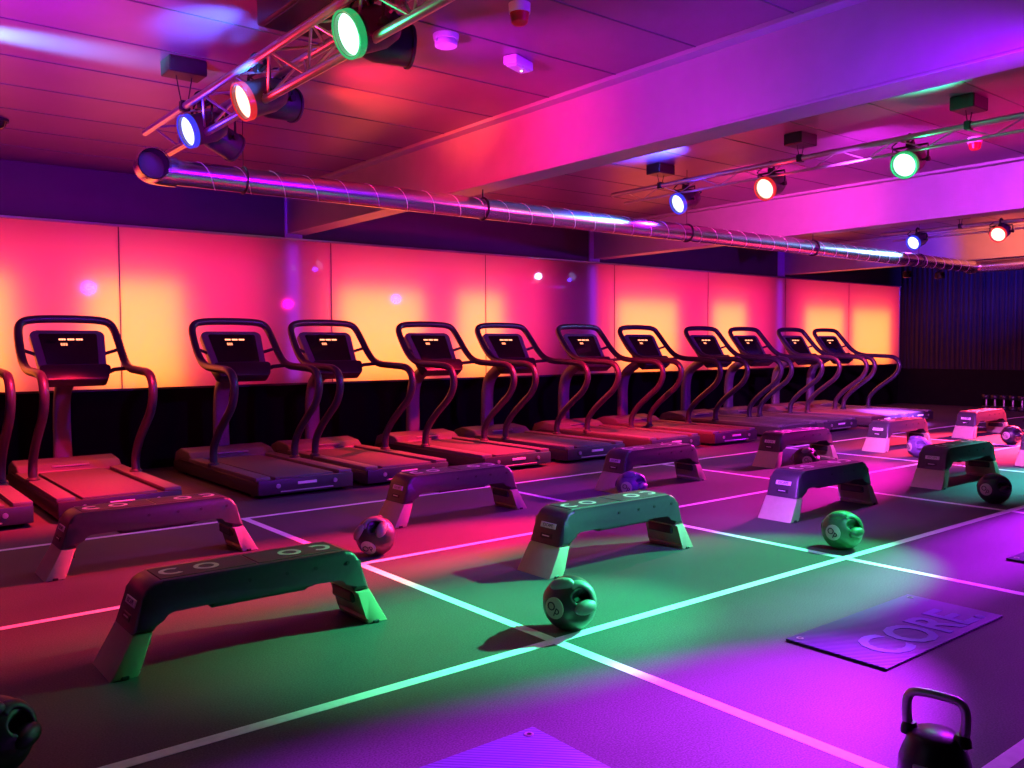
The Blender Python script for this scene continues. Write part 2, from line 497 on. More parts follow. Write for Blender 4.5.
# ------------------------------------------------------------------ stage lamps on trusses
lamp_i = [0]
def stage_lamp(loc, aim, tubez, lens, label, group, key=None, angle=46, on=True, beam=None, sx=1.0, blend=0.8):
    """round can; loc = centre of the can, aim = point it shines at, tubez = height of the tube it hangs from"""
    root = thing('stage_lamp', label, 'stage lamp', (loc[0], loc[1], loc[2]), 0, group)
    d = (Vector(aim) - Vector(loc)).normalized()
    side = Vector((-d.y, d.x, 0)); side.normalize()
    F = frame_z((0, 0, 0), d, side)
    R, Lh = 0.098, 0.10
    bm = bmesh.new()
    lathe(bm, [(0, -Lh - 0.06), (0.05, -Lh - 0.06), (0.075, -Lh - 0.04), (0.088, -Lh), (R, -Lh + 0.03), (R, Lh), (R + 0.008, Lh), (R + 0.008, Lh + 0.015), (R - 0.006, Lh + 0.015), (R - 0.008, Lh - 0.02), (0, Lh - 0.02)], 28, F)
    obj('housing', bm, M['lamp_housing'], root, True, 40)
    bm = bmesh.new()
    lathe(bm, [(0, Lh + 0.004), (0.05, Lh + 0.002), (R - 0.005, Lh - 0.008), (R - 0.005, Lh - 0.012), (0, Lh - 0.012)], 28, F)
    obj('lens', bm, LENS[lens] if on else M['screen'], root, True, 60)
    if group == GL:  # emissive ring standing in for the halo around the lens
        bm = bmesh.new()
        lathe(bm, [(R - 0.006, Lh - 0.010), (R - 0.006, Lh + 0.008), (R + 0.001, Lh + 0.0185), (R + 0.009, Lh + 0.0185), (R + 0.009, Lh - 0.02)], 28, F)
        obj('lens_rim', bm, HALO_RING[lens], root, True, 60)
    # yoke: two straps from the pivots up to a cross strap below the tube
    top = tubez - loc[2] - 0.055
    bm = bmesh.new()
    s = side * (R + 0.045)
    up = Vector((0, 0, top))
    tube(bm, [s, s + up * 0.6, s + up, -s + up, -s + up * 0.6, -s], 0.0085, 6)
    for q in (s, -s):
        lathe(bm, [(0, -0.012), (0.02, -0.012), (0.02, 0.012), (0, 0.012)], 10, frame_z(q, side))
    for q in (1, -1):
        tube(bm, [side * q * (R - 0.004), side * q * (R + 0.05)], 0.008, 6)
    obj('yoke', bm, M['black_metal'], root, True, 40)
    bm = bmesh.new()
    z = tubez - loc[2]
    box(bm, -0.022, 0.022, -0.03, 0.03, top - 0.008, z - 0.018, 0.004, 1)
    tube(bm, [(0.04 * math.cos(t), -0.0, z + 0.04 * math.sin(t)) for t in [PI * (-0.25 + 1.5 * k / 10) for k in range(11)]], 0.013, 6)
    obj('clamp', bm, M['black_metal'], root, True, 40)
    # loop of mains cable from the back of the can to the tube
    back = F @ Vector((0, 0, -Lh - 0.06))
    bm = bmesh.new()
    e = Vector((0, 0.10, z + 0.0))
    tube(bm, catmull([back, back * 1.35 + Vector((0, 0, 0.02)), (back + e) / 2 + Vector((0, 0.05, -0.02)), e + Vector((0, 0.05, -0.04)), e], 5), 0.006, 5)
    obj('cable', bm, M['black_plastic'], root, True)
    if group == GL:  # added point light that tints yoke and tube like a halo
        l = bpy.data.lights.new('lamp_glow', 'POINT'); l.color = RGBC[lens]; l.energy = 5.0; l.shadow_soft_size = 0.04
        g = link(bpy.data.objects.new('lamp_glow', l)); g.location = Vector(loc) + d * (Lh + 0.11) + Vector((0, 0, -0.04))
    if key:
        p = Vector(loc) + d * (Lh + 0.03)
        spot(key, p, beam or aim, angle, blend, sx=sx)
    return root

def truss(name, label, x, z, y0, y1, kind, brackets):
    root = thing(name, label, 'lighting truss', (x, y0, z), 0, 'lighting trusses across the ceiling')
    L = y1 - y0
    if kind == 'triangle':
        ch = [(0, 0), (0.20, 0), (0.10, -0.17)]
    else:
        ch = [(0, 0), (0.0, -0.11)]
    for k, (dx, dz) in enumerate(ch):
        a0 = 0.0 if k == 0 else 0.18
        bm = bmesh.new(); tube(bm, [(dx, a0, dz), (dx, L / 2, dz), (dx, L - a0, dz)], 0.024 if k == 0 or kind == 'triangle' else 0.012, 10)
        obj('chord', bm, M['alu'], root, True, 40)
    bm = bmesh.new()
    n = int(L / 0.26)
    if kind == 'triangle':
        prs = [(0, 2), (1, 2), (0, 1)]
    else:
        prs = [(0, 1)]
    for a, b in prs:
        zig = []
        for k in range(n + 1):
            c = ch[a] if k % 2 == 0 else ch[b]
            zig.append((c[0], 0.2 + (L - 0.4) * k / n, c[1]))
        for p, q in zip(zig[:-1], zig[1:]):
            tube(bm, [p, q], 0.008 if kind == 'triangle' else 0.005, 5)
    obj('lacing', bm, M['alu'], root, True, 40)
    for by in brackets:
        bm = bmesh.new()
        yy = by - y0
        box(bm, -0.12, 0.12, yy - 0.09, yy + 0.09, ZC - z - 0.10, ZC - z - 0.001, 0.006, 1)
        for sx in (-0.05, 0.05):
            tube(bm, [(sx, yy, ZC - z - 0.10), (sx * 0.4, yy, 0.02)], 0.004, 5)
        box(bm, -0.03, 0.03, yy - 0.025, yy + 0.025, -0.03, 0.035, 0.006, 1)
        obj('ceiling_bracket', bm, M['black_metal'], root)
    return root

TZ = 2.86
truss('lighting_truss', 'triangular metal lighting truss at upper left, above the end of the round duct', 1.90, TZ, 1.2, 6.62, 'triangle', (5.75, 3.0))
truss('lighting_truss', 'slim metal lighting rail at right between the first two ceiling beams, carrying three visible lamps', 6.80, 2.94, 0.4, 6.75, 'flat', (6.06, 4.44, 3.01))
truss('lighting_truss', 'far lighting rail beyond the second ceiling beam, carrying a blue and a red lamp', 12.46, 2.94, 0.4, 6.75, 'flat', (5.6, 3.4))

GL = 'coloured stage lamps facing left'
GB = 'black stage lamps facing right'
LZ = 2.70
# lamps facing the photographer's left, tipped down a little
stage_lamp((2.00, 3.55, 2.745), (-3.0, 3.45, 0.6), TZ + 0.06, 'green', 'lit green stage lamp at the top, on the upper left truss', GL, 'L_green', 56)
stage_lamp((2.00, 4.79, 2.72), (-3.0, 4.7, 0.6), TZ + 0.06, 'red', 'lit red stage lamp on the upper left truss', GL, 'L_red', 56)
stage_lamp((2.00, 5.72, 2.73), (-3.0, 5.2, 0.9), TZ + 0.06, 'blue', 'lit blue stage lamp at the far end of the upper left truss', GL, 'L_blue', 56)
stage_lamp((6.88, 3.495, 2.765), (0.2, 3.3, 0), 2.94, 'green', 'lit green stage lamp at right, biggest on the slim rail', GL, 'RV_green', 60)
spot('R_green', (6.88, 2.45, 2.76), (3.95, 3.15, 0), 42, sx=0.72, blend=0.5)
spot('R_green2', (6.88, 2.45, 2.76), (2.6, 3.15, 0), 16, sx=1.3)  # added second beam that evens out the green pool
stage_lamp((6.88, 4.79, 2.765), (0.2, 4.95, 0), 2.94, 'red', 'lit red stage lamp in the middle of the slim rail', GL, 'R_red', 42, beam=(2.3, 4.80, 0), sx=0.44)
stage_lamp((6.88, 5.80, 2.765), (0.6, 7.0, 0), 2.94, 'blue', 'lit blue stage lamp at the left end of the slim rail', GL, 'R_blue', 56, beam=(4.3, 6.0, 0))
stage_lamp((12.42, 5.05, 2.80), (5.6, 5.0, 0), 2.94, 'red', 'lit red stage lamp at far right on the far rail', GL, 'F_red', 34, beam=(6.9, 4.9, 0), sx=0.7)
stage_lamp((12.42, 6.18, 2.80), (5.8, 7.4, 0), 2.94, 'blue', 'lit blue stage lamp far away on the far rail, above the duct', GL, 'F_blue', 42, beam=(8.2, 6.2, 0))
# lamps facing the other way: only their backs and yokes show
stage_lamp((2.25, 3.786, 2.80), (4.6, 3.2, 2.75), TZ + 0.03, 'green', 'black stage lamp behind the green one at the top, facing right', GB, 'LB_green', 60)
stage_lamp((2.25, 5.098, 2.80), (4.6, 5.6, 2.95), TZ + 0.1, 'red', 'black stage lamp behind the red one, facing right', GB, 'LB_red', 84, blend=1.0)
stage_lamp((2.25, 6.044, 2.75), (5.4, 7.0, 1.6), TZ + 0.06, 'blue', 'black stage lamp behind the blue one at the truss end', GB, 'LB_blue', 56)

# fixtureless spots
spot('R_mag', (6.8, 2.0, LZ), (1.75, 1.82, 0), 26, sx=0.66)
spot('R_mag2', (6.8, 1.0, LZ), (4.3, 1.5, 0), 50)  # added weak purple fill for the dark floor at right
spot('G_front', (4.2, -1.2, LZ), (4.2, 3.25, 0.0), 13, sx=4.2)  # added green fill from the front, hung on no rail
spot('F_green', (12.4, 3.4, LZ), (9.5, 3.4, 0), 34, sx=0.55)
spot('F_mag', (12.4, 2.5, LZ), (6.9, 2.4, 0), 26, sx=0.34)
spot('LB_mag', (2.3, 3.95, LZ), (5.6, 3.85, 0.2), 26)
spot('LB_mag2', (2.1, 2.2, LZ), (5.0, 2.0, 2.6), 60)
spot('RB_beam', (6.6, 3.9, LZ), (9.4, 4.6, 2.9), 90)
spot('RB_red', (7.05, 5.3, 2.72), (9.43, 6.4, 2.95), 76)  # added spot that reddens the face of the second beam
spot('RB_beam2', (6.6, 2.0, LZ), (9.4, 2.4, 2.9), 90)
spot('RB_mag', (6.6, 3.0, LZ), (11.5, 5.6, 0.2), 50)
spot('FB_orange', (12.7, 5.1, 2.75), (14.47, 5.75, 2.9), 56)
spot('FB_blue', (12.7, 6.4, 2.75), (14.47, 7.2, 2.85), 50)
spot('LB_pink', (2.4, 4.3, 2.7), (4.4, 4.15, 2.9), 80)  # added spot that turns the first beam's face pink
spot('T_red1', (1.95, 6.5, 2.76), (1.3, 7.85, 0.15), 50, sx=1.15)
spot('T_red2', (6.8, 6.6, 2.80), (5.5, 7.75, 0.15), 50, sx=1.2)
spot('T_red3', (6.9, 6.6, 2.80), (8.4, 7.75, 0.15), 50, sx=1.2)
spot('T_red4', (12.46, 6.6, 2.80), (13.4, 7.75, 0.15), 46, sx=1.3)
spot('D_blue', (6.5, 5.55, 2.78), (5.2, 6.03, 2.53), 80)  # added spot standing in for a blue lamp's reflection along the duct
spot('D_blue2', (11.9, 5.6, 2.78), (10.6, 6.03, 2.54), 70)  # same added streak light for the far stretch of duct
spot('T_violet', (11.7, 4.6, LZ), (13.9, 7.2, 0.2), 16)
spot('T_blue', (4.2, 1.0, LZ - 0.2), (4.2, 8.0, 0.6), 90)  # unseen blue fill on the treadmills, hung on no rail
spot('T_blue2', (11.2, 1.0, LZ - 0.2), (11.2, 8.0, 0.6), 80)  # unseen blue fill for the far treadmills, hung on no rail
spot('G_red', (16.3, 4.8, LZ), (12.4, 5.0, 0), 32)
spot('G_blue', (16.2, 6.5, LZ), (18.9, 7.9, 2.75), 60)
# fixtureless spots over the ceiling: lamp streaks, added washes and imitated lamp reflections
spot('C_blue', (1.85, 4.5, 2.62), (1.82, 5.0, 3.15), 48)
spot('C_blue2', (0.2, 5.95, 2.95), (0.95, 5.92, 3.15), 26)
spot('C_red', (2.5, 5.6, 2.85), (3.5, 5.85, 3.15), 40)
spot('C_wash', (0.2, 2.5, 2.0), (1.6, 5.6, 3.15), 110)  # added red wash for the ceiling, no lamp there
spot('C_violet', (0.3, 4.0, 1.9), (0.9, 5.8, 3.15), 70)  # added violet wash for the ceiling, no lamp there
spot('C_wash2', (3.4, 1.5, 2.2), (3.2, 4.4, 3.15), 110)
spot('C_rblue', (6.2, 5.35, 2.7), (6.25, 5.65, 3.15), 70)  # added upward spot imitating the blue lamp's reflection in the ceiling
spot('C_rgreen', (6.1, 2.8, 2.7), (6.1, 3.0, 3.15), 70)  # added upward spot imitating the green lamp's reflection in the ceiling
spot('C_wash3', (8.4, 0.9, 2.3), (7.2, 4.6, 3.15), 60)  # added wash that reddens the ceiling of the second bay

# ------------------------------------------------------------------ spiral duct
duct = thing('ventilation_duct', 'long round spiral metal duct hanging below the ceiling beams', 'duct', (1.9, 6.05, 2.49))
DX0, DY, DZ, DR, DX1 = 1.80, 6.05, 2.49, 0.088, 13.95
def rel(p): return (p[0] - 1.9, p[1] - 6.05, p[2] - 2.49)
bm = bmesh.new()
path = [(DX0 + 0.12, DY, DZ)] + [(DX0 + 0.12 + (DX1 - 0.14 - DX0 - 0.12) * k / 30, DY, DZ) for k in range(1, 31)]
path += [(DX1 - 0.14 + 0.14 * math.sin(t), DY - 0.14 + 0.14 * math.cos(t), DZ) for t in (0.4, 0.8, 1.2, PI / 2)]
path += [(DX1, y, DZ) for y in (5.0, 3.5, 1.0)]
tube(bm, [rel(p) for p in path], DR, 20)
obj('duct_pipe', bm, M['duct'], duct, True, 50)
# open elbow at the left end, its mouth towards the room
bm = bmesh.new()
el = [(DX0 + 0.125, DY, DZ), (DX0 + 0.05, DY, DZ), (DX0 - 0.02, DY - 0.02, DZ), (DX0 - 0.06, DY - 0.07, DZ), (DX0 - 0.07, DY - 0.16, DZ), (DX0 - 0.07, DY - 0.2, DZ)]
tube(bm, [rel(p) for p in catmull(el, 5)], DR + 0.012, 24, caps=False)
tube(bm, [rel((DX0 - 0.07, DY - 0.185, DZ)), rel((DX0 - 0.07, DY - 0.205, DZ))], DR + 0.022, 24, caps=False)
obj('duct_elbow', bm, M['duct'], duct, True, 50)
bm = bmesh.new()
tube(bm, [rel(p) for p in [(DX0 - 0.07, DY - 0.2, DZ), (DX0 - 0.07, DY - 0.1, DZ)]], DR + 0.006, 24)
bm.faces.ensure_lookup_table()
bmesh.ops.delete(bm, geom=[f for f in bm.faces if len(f.verts) > 4 and f.calc_center_median().y < rel((0, DY - 0.15, 0))[1]], context='FACES')
obj('duct_mouth', bm, M['duct_inside'], duct, True, 50)
bm = bmesh.new()
seg = 14
turns = int((DX1 - DX0 - 0.4) / 0.26)
pts = []
for k in range(turns * seg + 1):
    t = k / seg
    pts.append(rel((DX0 + 0.2 + t * 0.26, DY + (DR + 0.001) * math.cos(2 * PI * t), DZ + (DR + 0.001) * math.sin(2 * PI * t))))
tube(bm, pts, 0.0026, 5)
obj('spiral_seam', bm, M['duct_seam'], duct, True)
for x in (4.52, 9.55):
    bm = bmesh.new()
    tube(bm, [rel((x, DY + (DR + 0.006) * math.cos(t), DZ + (DR + 0.006) * math.sin(t))) for t in [2 * PI * k / 20 for k in range(20)]], 0.008, 6, closed=True)
    tube(bm, [rel((x, DY, DZ + DR)), rel((x, DY, 2.655))], 0.006, 6)
    obj('hanger_strap', bm, M['black_metal'], duct, True)
for x in (2.4, 7.2, 12.2):
    bm = bmesh.new()
    tube(bm, [rel((x, DY + (DR + 0.006) * math.cos(t), DZ + (DR + 0.006) * math.sin(t))) for t in [2 * PI * k / 20 for k in range(20)]], 0.006, 6, closed=True)
    tube(bm, [rel((x, DY, DZ + DR)), rel((x, DY, ZC))], 0.003, 5)
    obj('hanger_strap', bm, M['black_metal'], duct, True)

# ------------------------------------------------------------------ treadmill
def make_treadmill(label):
    root = thing('treadmill', label, 'treadmill', (0, 0, 0), 0, 'treadmills in a row facing the glowing wall')
    # local: x across, y from user (-) to wall (+); rear end y=-1.08, hood front y=+1.15
    bm = bmesh.new()
    prof = [(-1.08, 0.03), (-1.08, 0.155), (0.95, 0.155), (1.15, 0.12), (1.15, 0.03)]
    A = [bm.verts.new((-0.455, y, z)) for y, z in prof]; B = [bm.verts.new((0.455, y, z)) for y, z in prof]
    bm.faces.new(A); bm.faces.new(B[::-1])
    for i in range(5): bm.faces.new((A[i], B[i], B[(i + 1) % 5], A[(i + 1) % 5]))
    bmesh.ops.bevel(bm, geom=bm.edges[:], offset=0.012, segments=2, profile=0.5, affect='EDGES')
    obj('base_frame', bm, M['deck_dark'], root, True, 35)
    for fx in (-0.39, 0.39):
        for fy in (-0.9, 0.9):
            bm = bmesh.new(); box(bm, fx - 0.03, fx + 0.03, fy - 0.05, fy + 0.05, 0, 0.035, 0.005, 1)
            obj('rubber_foot', bm, M['black_plastic'], root)
    bm = bmesh.new()
    box(bm, -0.275, 0.275, -1.06, 0.62, 0.15, 0.178, 0.006, 2)
    obj('running_belt', bm, M['belt'], root, True, 35)
    for s in (-1, 1):
        bm = bmesh.new()
        x0, x1 = sorted((s * 0.325, s * 0.455))
        box(bm, x0, x1, -1.07, 0.66, 0.15, 0.19, 0.008, 2)
        obj('side_rail', bm, M['deck'], root, True, 35)
    # rear end cap with chrome strip, name plate and reflectors
    bm = bmesh.new()
    box(bm, -0.452, 0.452, -1.105, -1.075, 0.035, 0.165, 0.01, 2)
    rc = obj('rear_cap', bm, M['deck_dark'], root, True, 35)
    bm = bmesh.new(); box(bm, -0.25, 0.25, -1.112, -1.10, 0.05, 0.062, 0.003, 1)
    obj('chrome_strip', bm, M['silver_trim'], rc)
    bm = bmesh.new(); box(bm, -0.09, 0.09, -1.111, -1.10, 0.105, 0.13, 0.003, 1)
    obj('name_plate', bm, M['badge'], rc)
    for s in (-1, 1):
        bm = bmesh.new(); lathe(bm, [(0, 0), (0.02, 0), (0.02, 0.008), (0, 0.010)], 12, frame_z((s * 0.27, -1.104, 0.108), (0, -1, 0)))
        obj('rear_reflector', bm, M['silver_trim'], rc)
    # motor hood
    bm = bmesh.new()
    P = [(0.60, 0.185), (0.70, 0.245), (0.95, 0.27), (1.12, 0.22), (1.17, 0.12), (1.17, 0.1), (0.60, 0.12)]
    A = [bm.verts.new((-0.44, y, z)) for y, z in P]; B = [bm.verts.new((0.44, y, z)) for y, z in P]
    bm.faces.new(A); bm.faces.new(B[::-1])
    for i in range(len(P)): bm.faces.new((A[i], B[i], B[(i + 1) % len(P)], A[(i + 1) % len(P)]))
    bmesh.ops.bevel(bm, geom=bm.edges[:], offset=0.018, segments=3, profile=0.5, affect='EDGES')
    hood = obj('motor_hood', bm, M['deck'], root, True, 35)
    bm = bmesh.new(); box(bm, -0.16, 0.16, 0.63, 0.66, 0.215, 0.228, 0.003, 1)
    obj('hood_strip', bm, M['silver_trim'], hood)
    # mast
    bm = bmesh.new()
    mp = catmull([(0, 0.98, 0.20), (0, 0.98, 0.45), (0, 0.97, 0.72), (0, 0.90, 0.90), (0, 0.72, 1.02), (0, 0.55, 1.10)], 5)
    rings = []
    for i, p in enumerate(mp):
        a = mp[max(0, i - 1)]; b = mp[min(len(mp) - 1, i + 1)]; t = (b - a).normalized()
        nn = Vector((0, -t.z, t.y)); w = 0.085 - 0.012 * math.sin(PI * i / len(mp)); d = 0.055
        rr = []
        for k in range(12):
            an = 2 * PI * k / 12
            cx, cy = math.cos(an), math.sin(an)
            cx = math.copysign(abs(cx) ** 0.5, cx); cy = math.copysign(abs(cy) ** 0.5, cy)
            rr.append(bm.verts.new(p + Vector((w * cx, 0, 0)) + nn * d * cy))
        rings.append(rr)
    for A, B in zip(rings[:-1], rings[1:]):
        for k in range(12): bm.faces.new((A[k], A[(k + 1) % 12], B[(k + 1) % 12], B[k]))
    bm.faces.new(rings[0]); bm.faces.new(rings[-1])
    obj('mast', bm, M['mast'], root, True, 60)
    # handrail hoop
    half = [(0.415, 0.06, 0.185), (0.415, 0.045, 0.34), (0.415, -0.08, 0.49), (0.415, -0.26, 0.63), (0.415, -0.43, 0.76), (0.415, -0.51, 0.90), (0.415, -0.49, 1.02),
            (0.415, -0.38, 1.09), (0.415, -0.10, 1.108), (0.415, 0.14, 1.12), (0.417, 0.30, 1.16), (0.418, 0.43, 1.25), (0.413, 0.55, 1.38), (0.398, 0.64, 1.49), (0.36, 0.67, 1.545), (0.28, 0.68, 1.568), (0.14, 0.685, 1.576)]
    pts = half + [(0, 0.687, 1.578)] + [(-x, y, z) for x, y, z in half[::-1]]
    bm = bmesh.new(); tube(bm, catmull(pts, 4), 0.037, 10)
    hr = obj('handrail', bm, M['rail'], root, True, 60)
    for s in (-1, 1):
        bm = bmesh.new()
        lathe(bm, [(0.054, 0.17), (0.054, 0.20), (0.040, 0.215), (0.0, 0.215)], 14, Matrix.Translation((s * 0.415, 0.06, 0.0)))
        obj('foot_collar', bm, M['deck_dark'], hr, True, 40)
    # console, tilted: local frame (u across, v up the face, w towards the user)
    o = Vector((0, 0.37, 1.06)); v = Vector((0, 0.55, 0.80)).normalized(); u = Vector((1, 0, 0)); w = u.cross(v)
    if w.y > 0: w = -w
    T = Matrix((u, v, w)).transposed().to_4x4(); T.translation = o
    def plate(bm, hw0, hw1, v0, v1, w0, w1, r=0.05, seg=5, bev=0.008):
        pts = []
        def corner(cx, cy, a0):
            for k in range(seg + 1):
                a = a0 + PI / 2 * k / seg
                pts.append((cx + r * math.cos(a), cy + r * math.sin(a)))
        corner(hw1 - r, v1 - r, 0); corner(-hw1 + r, v1 - r, PI / 2); corner(-hw0 + r, v0 + r, PI); corner(hw0 - r, v0 + r, 1.5 * PI)
        A = [bm.verts.new((x, y, w0)) for x, y in pts]; B = [bm.verts.new((x, y, w1)) for x, y in pts]
        fa = bm.faces.new(A); fb = bm.faces.new(B)
        n = len(pts)
        for i in range(n): bm.faces.new((A[i], A[(i + 1) % n], B[(i + 1) % n], B[i]))
        if bev: bmesh.ops.bevel(bm, geom=list(fb.edges) + list(fa.edges), offset=bev, segments=2, profile=0.5, affect='EDGES')
    bm = bmesh.new(); plate(bm, 0.275, 0.315, 0.0, 0.50, -0.07, 0.0, 0.06)
    bmesh.ops.transform(bm, matrix=T, verts=bm.verts[:])
    con = obj('console', bm, M['console_rim'], root, True, 35)
    bm = bmesh.new(); plate(bm, 0.215, 0.245, 0.11, 0.46, 0.0, 0.006, 0.02, 3, 0.002)
    bmesh.ops.transform(bm, matrix=T, verts=bm.verts[:])
    obj('screen', bm, M['screen'], con, True, 35)
    bm = bmesh.new()
    x = -0.085
    for k in range(11):
        wd = 0.011 if k not in (3, 7) else 0.003
        if k not in (3, 7):
            box(bm, x, x + wd + 0.006, 0.385, 0.402, 0.006, 0.009)
        x += wd + 0.009
    bmesh.ops.transform(bm, matrix=T, verts=bm.verts[:])
    obj('led_readout', bm, M['led'], con)
    bm = bmesh.new()
    for k in range(3): box(bm, -0.075 + k * 0.02, -0.06 + k * 0.02, 0.325, 0.352, 0.006, 0.009)
    bmesh.ops.transform(bm, matrix=T, verts=bm.verts[:])
    obj('led_readout', bm, M['led_dim'], con)
    # ledge and lower tray
    bm = bmesh.new(); box(bm, -0.23, 0.23, 0.085, 0.105, 0.0, 0.03, 0.005, 2)
    bmesh.ops.transform(bm, matrix=T, verts=bm.verts[:])
    obj('reading_ledge', bm, M['console_rim'], con, True, 35)
    bm = bmesh.new(); plate(bm, 0.265, 0.295, -0.09, 0.075, -0.05, 0.075, 0.035, 4, 0.012)
    bmesh.ops.transform(bm, matrix=T, verts=bm.verts[:])
    obj('lower_tray', bm, M['console'], con, True, 35)
    # struts between the console and the hoop, and forward hand grip bars
    for s in (-1, 1):
        bm = bmesh.new()
        c = T @ Vector((s * 0.29, 0.26, -0.035))
        tube(bm, [c, (s * 0.417, 0.475, 1.30)], 0.016, 8)
        obj('console_strut', bm, M['rail'], root, True, 40)
        bm = bmesh.new()
        c = T @ Vector((s * 0.26, 0.03, -0.02))
        tube(bm, [c, (s * 0.33, 0.36, 1.11), (s * 0.412, 0.20, 1.125)], 0.02, 8)
        obj('grip_bar', bm, M['rail'], root, True, 40)
    return root

TM = [0.33, 1.394, 2.932, 3.988, 5.339, 6.492, 7.853, 9.048, 10.498, 11.599, 12.935, 14.033]
words = ['treadmill cut off by the left edge of the photo',
         'leftmost treadmill fully in view, its belt brightly red lit',
         'second full treadmill from the left, with a dark unlit belt',
         'third full treadmill from the left, its console next to the first purple column strip',
         'fourth full treadmill from the left, in front of an orange glowing panel',
         'fifth full treadmill from the left, console against the edge of a yellow glow',
         'sixth full treadmill from the left, in front of the second purple column strip',
         'seventh full treadmill from the left, fifth from the far corner',
         'eighth full treadmill from the left, fourth from the far corner',
         'ninth full treadmill from the left, third from the far corner',
         'tenth full treadmill from the left, second from the far corner',
         'last treadmill of the row, nearest the dark corrugated corner']
t0 = make_treadmill(words[0]); t0.location = (TM[0] + 0.415, 8.2, 0)
for x, wd in zip(TM[1:], words[1:]):
    copy_tree(t0, (x + 0.415, 8.2, 0), wd)

# ------------------------------------------------------------------ step benches
def make_bench(label):
    root = thing('step_bench', label, 'step bench', (0, 0, 0), 0, 'step benches on the gym floor')
    H = 0.362; Lx = 1.24
    tp = lambda z: 1.0 - 0.16 * max(0, z) / H
    def arc(cx, cz, r, a0, a1, n=5):
        return [(cx + r * math.cos(math.radians(a0 + (a1 - a0) * k / n)), cz + r * math.sin(math.radians(a0 + (a1 - a0) * k / n))) for k in range(n + 1)]
    left = [(0.088, 0.165)] + arc(0.2155, H - 0.085, 0.085, 161.4, 90, 7)
    outer = left + [(Lx - x, z) for x, z in left[::-1]]
    inner = [(Lx - 0.172, 0.165), (Lx - 0.192, 0.215), (Lx - 0.212, 0.240), (Lx - 0.242, 0.252), (Lx - 0.375, 0.255), (Lx - 0.41, 0.212), (0.41, 0.212), (0.375, 0.255), (0.242, 0.252), (0.212, 0.240), (0.192, 0.215), (0.172, 0.165)]
    bm = bmesh.new(); prism_xz(bm, [(x - Lx / 2, z) for x, z in outer + inner], -0.148, 0.148, 0.022, 3, 0, tp)
    body = obj('bench_body', bm, M['bench'], root, True, 40)
    for s in (-1, 1):
        poly = [(0.0, 0.0), (0.105, 0.0), (0.115, 0.02), (0.105, 0.03), (0.168, 0.163), (0.090, 0.163)]
        poly = [((x - Lx / 2) * (1 if s < 0 else -1), z) for x, z in poly]
        bm = bmesh.new(); prism_xz(bm, poly, -0.146, 0.146, 0.012, 2, 0, tp)
        lg = obj('bench_leg', bm, M['boot'], root, True, 40)
        # foot notch pads and recessed inner hollow
        for yy in (-0.1, 0.1):
            bm = bmesh.new()
            xx = s * (-1) * 0; xa = (0.04 - Lx / 2) if s < 0 else (Lx / 2 - 0.08)
            box(bm, xa, xa + 0.03, yy * 1.40 - 0.012, yy * 1.40 + 0.0085, 0.0, 0.015, 0.003, 1)
            obj('foot_pad', bm, M['black_plastic'], lg)
        bm = bmesh.new()
        xi = Lx / 2 - 0.158
        box(bm, s * xi - 0.012, s * xi + 0.012, -0.10, 0.10, 0.10, 0.155, 0.01, 2)
        obj('hand_recess', bm, M['black_plastic'], lg)
    # rubber top panels
    for s in (-1, 1):
        bm = bmesh.new()
        x0, x1 = sorted((s * 0.004, s * 0.41))
        box(bm, x0, x1, -0.098, 0.098, H - 0.004, H + 0.003, 0.003, 1)
        obj('top_pad', bm, M['bench_top'], body)
    def ring(bm, cx, a0, a1, r=0.043, w=0.010):
        n = 26; prev = None
        full = abs(a1 - a0) >= 359
        for k in range(n + 1):
            a = math.radians(a0 + (a1 - a0) * k / n)
            vs = []
            for rr in (r - w, r + w):
                for z in (H + 0.0025, H + 0.0042):
                    vs.append(bm.verts.new((cx + rr * math.cos(a), rr * math.sin(a) - 0.0, z)))
            if prev:
                bm.faces.new((prev[0], vs[0], vs[1], prev[1])); bm.faces.new((prev[2], prev[3], vs[3], vs[2]))
                bm.faces.new((prev[1], vs[1], vs[3], prev[3])); bm.faces.new((prev[0], prev[2], vs[2], vs[0]))
            prev = vs
    for cx, a0, a1 in ((-0.335, 50, 310), (-0.19, 0, 360), (0.19, 0, 360), (0.335, -130, 130)):
        bm = bmesh.new(); ring(bm, cx, a0, a1)
        obj('top_marking', bm, M['mark'], body)
    # badge and slot on both sloping ends
    for s in (-1, 1):
        z = Vector((s * 0.948, 0, -0.318 * -1)); x = Vector((0, -s * -1.0, 0))
        c = Vector((s * (Lx / 2 - 0.094), 0, 0.296))
        T = frame_z((s * (Lx / 2 - 0.1225), 0, 0.268), z, (0, s, 0))
        bm = bmesh.new(); box(bm, -0.065, 0.065, -0.016, 0.016, -0.002, 0.005, 0.002, 1)
        bmesh.ops.transform(bm, matrix=T, verts=bm.verts[:])
        bd = obj('end_badge', bm, M['badge'], root)
        bm = text_bm('ESCAPE', 0.026, 0.0006, T @ Matrix.Translation((0, 0, 0.0052)))
        obj('badge_lettering', bm, M['ink'], bd)
        T2 = frame_z((s * (Lx / 2 - 0.1035), 0, 0.210), z, (0, s, 0))
        bm = bmesh.new(); box(bm, -0.05, 0.05, -0.015, 0.015, -0.004, 0.0045, 0.003, 1)
        bmesh.ops.transform(bm, matrix=T2, verts=bm.verts[:])
        sl = obj('grip_slot', bm, M['black_plastic'], root)
        bm = bmesh.new(); box(bm, -0.03, 0.03, -0.003, 0.003, 0.004, 0.0056)
        bmesh.ops.transform(bm, matrix=T2, verts=bm.verts[:])
        obj('slot_print', bm, M['badge'], sl)
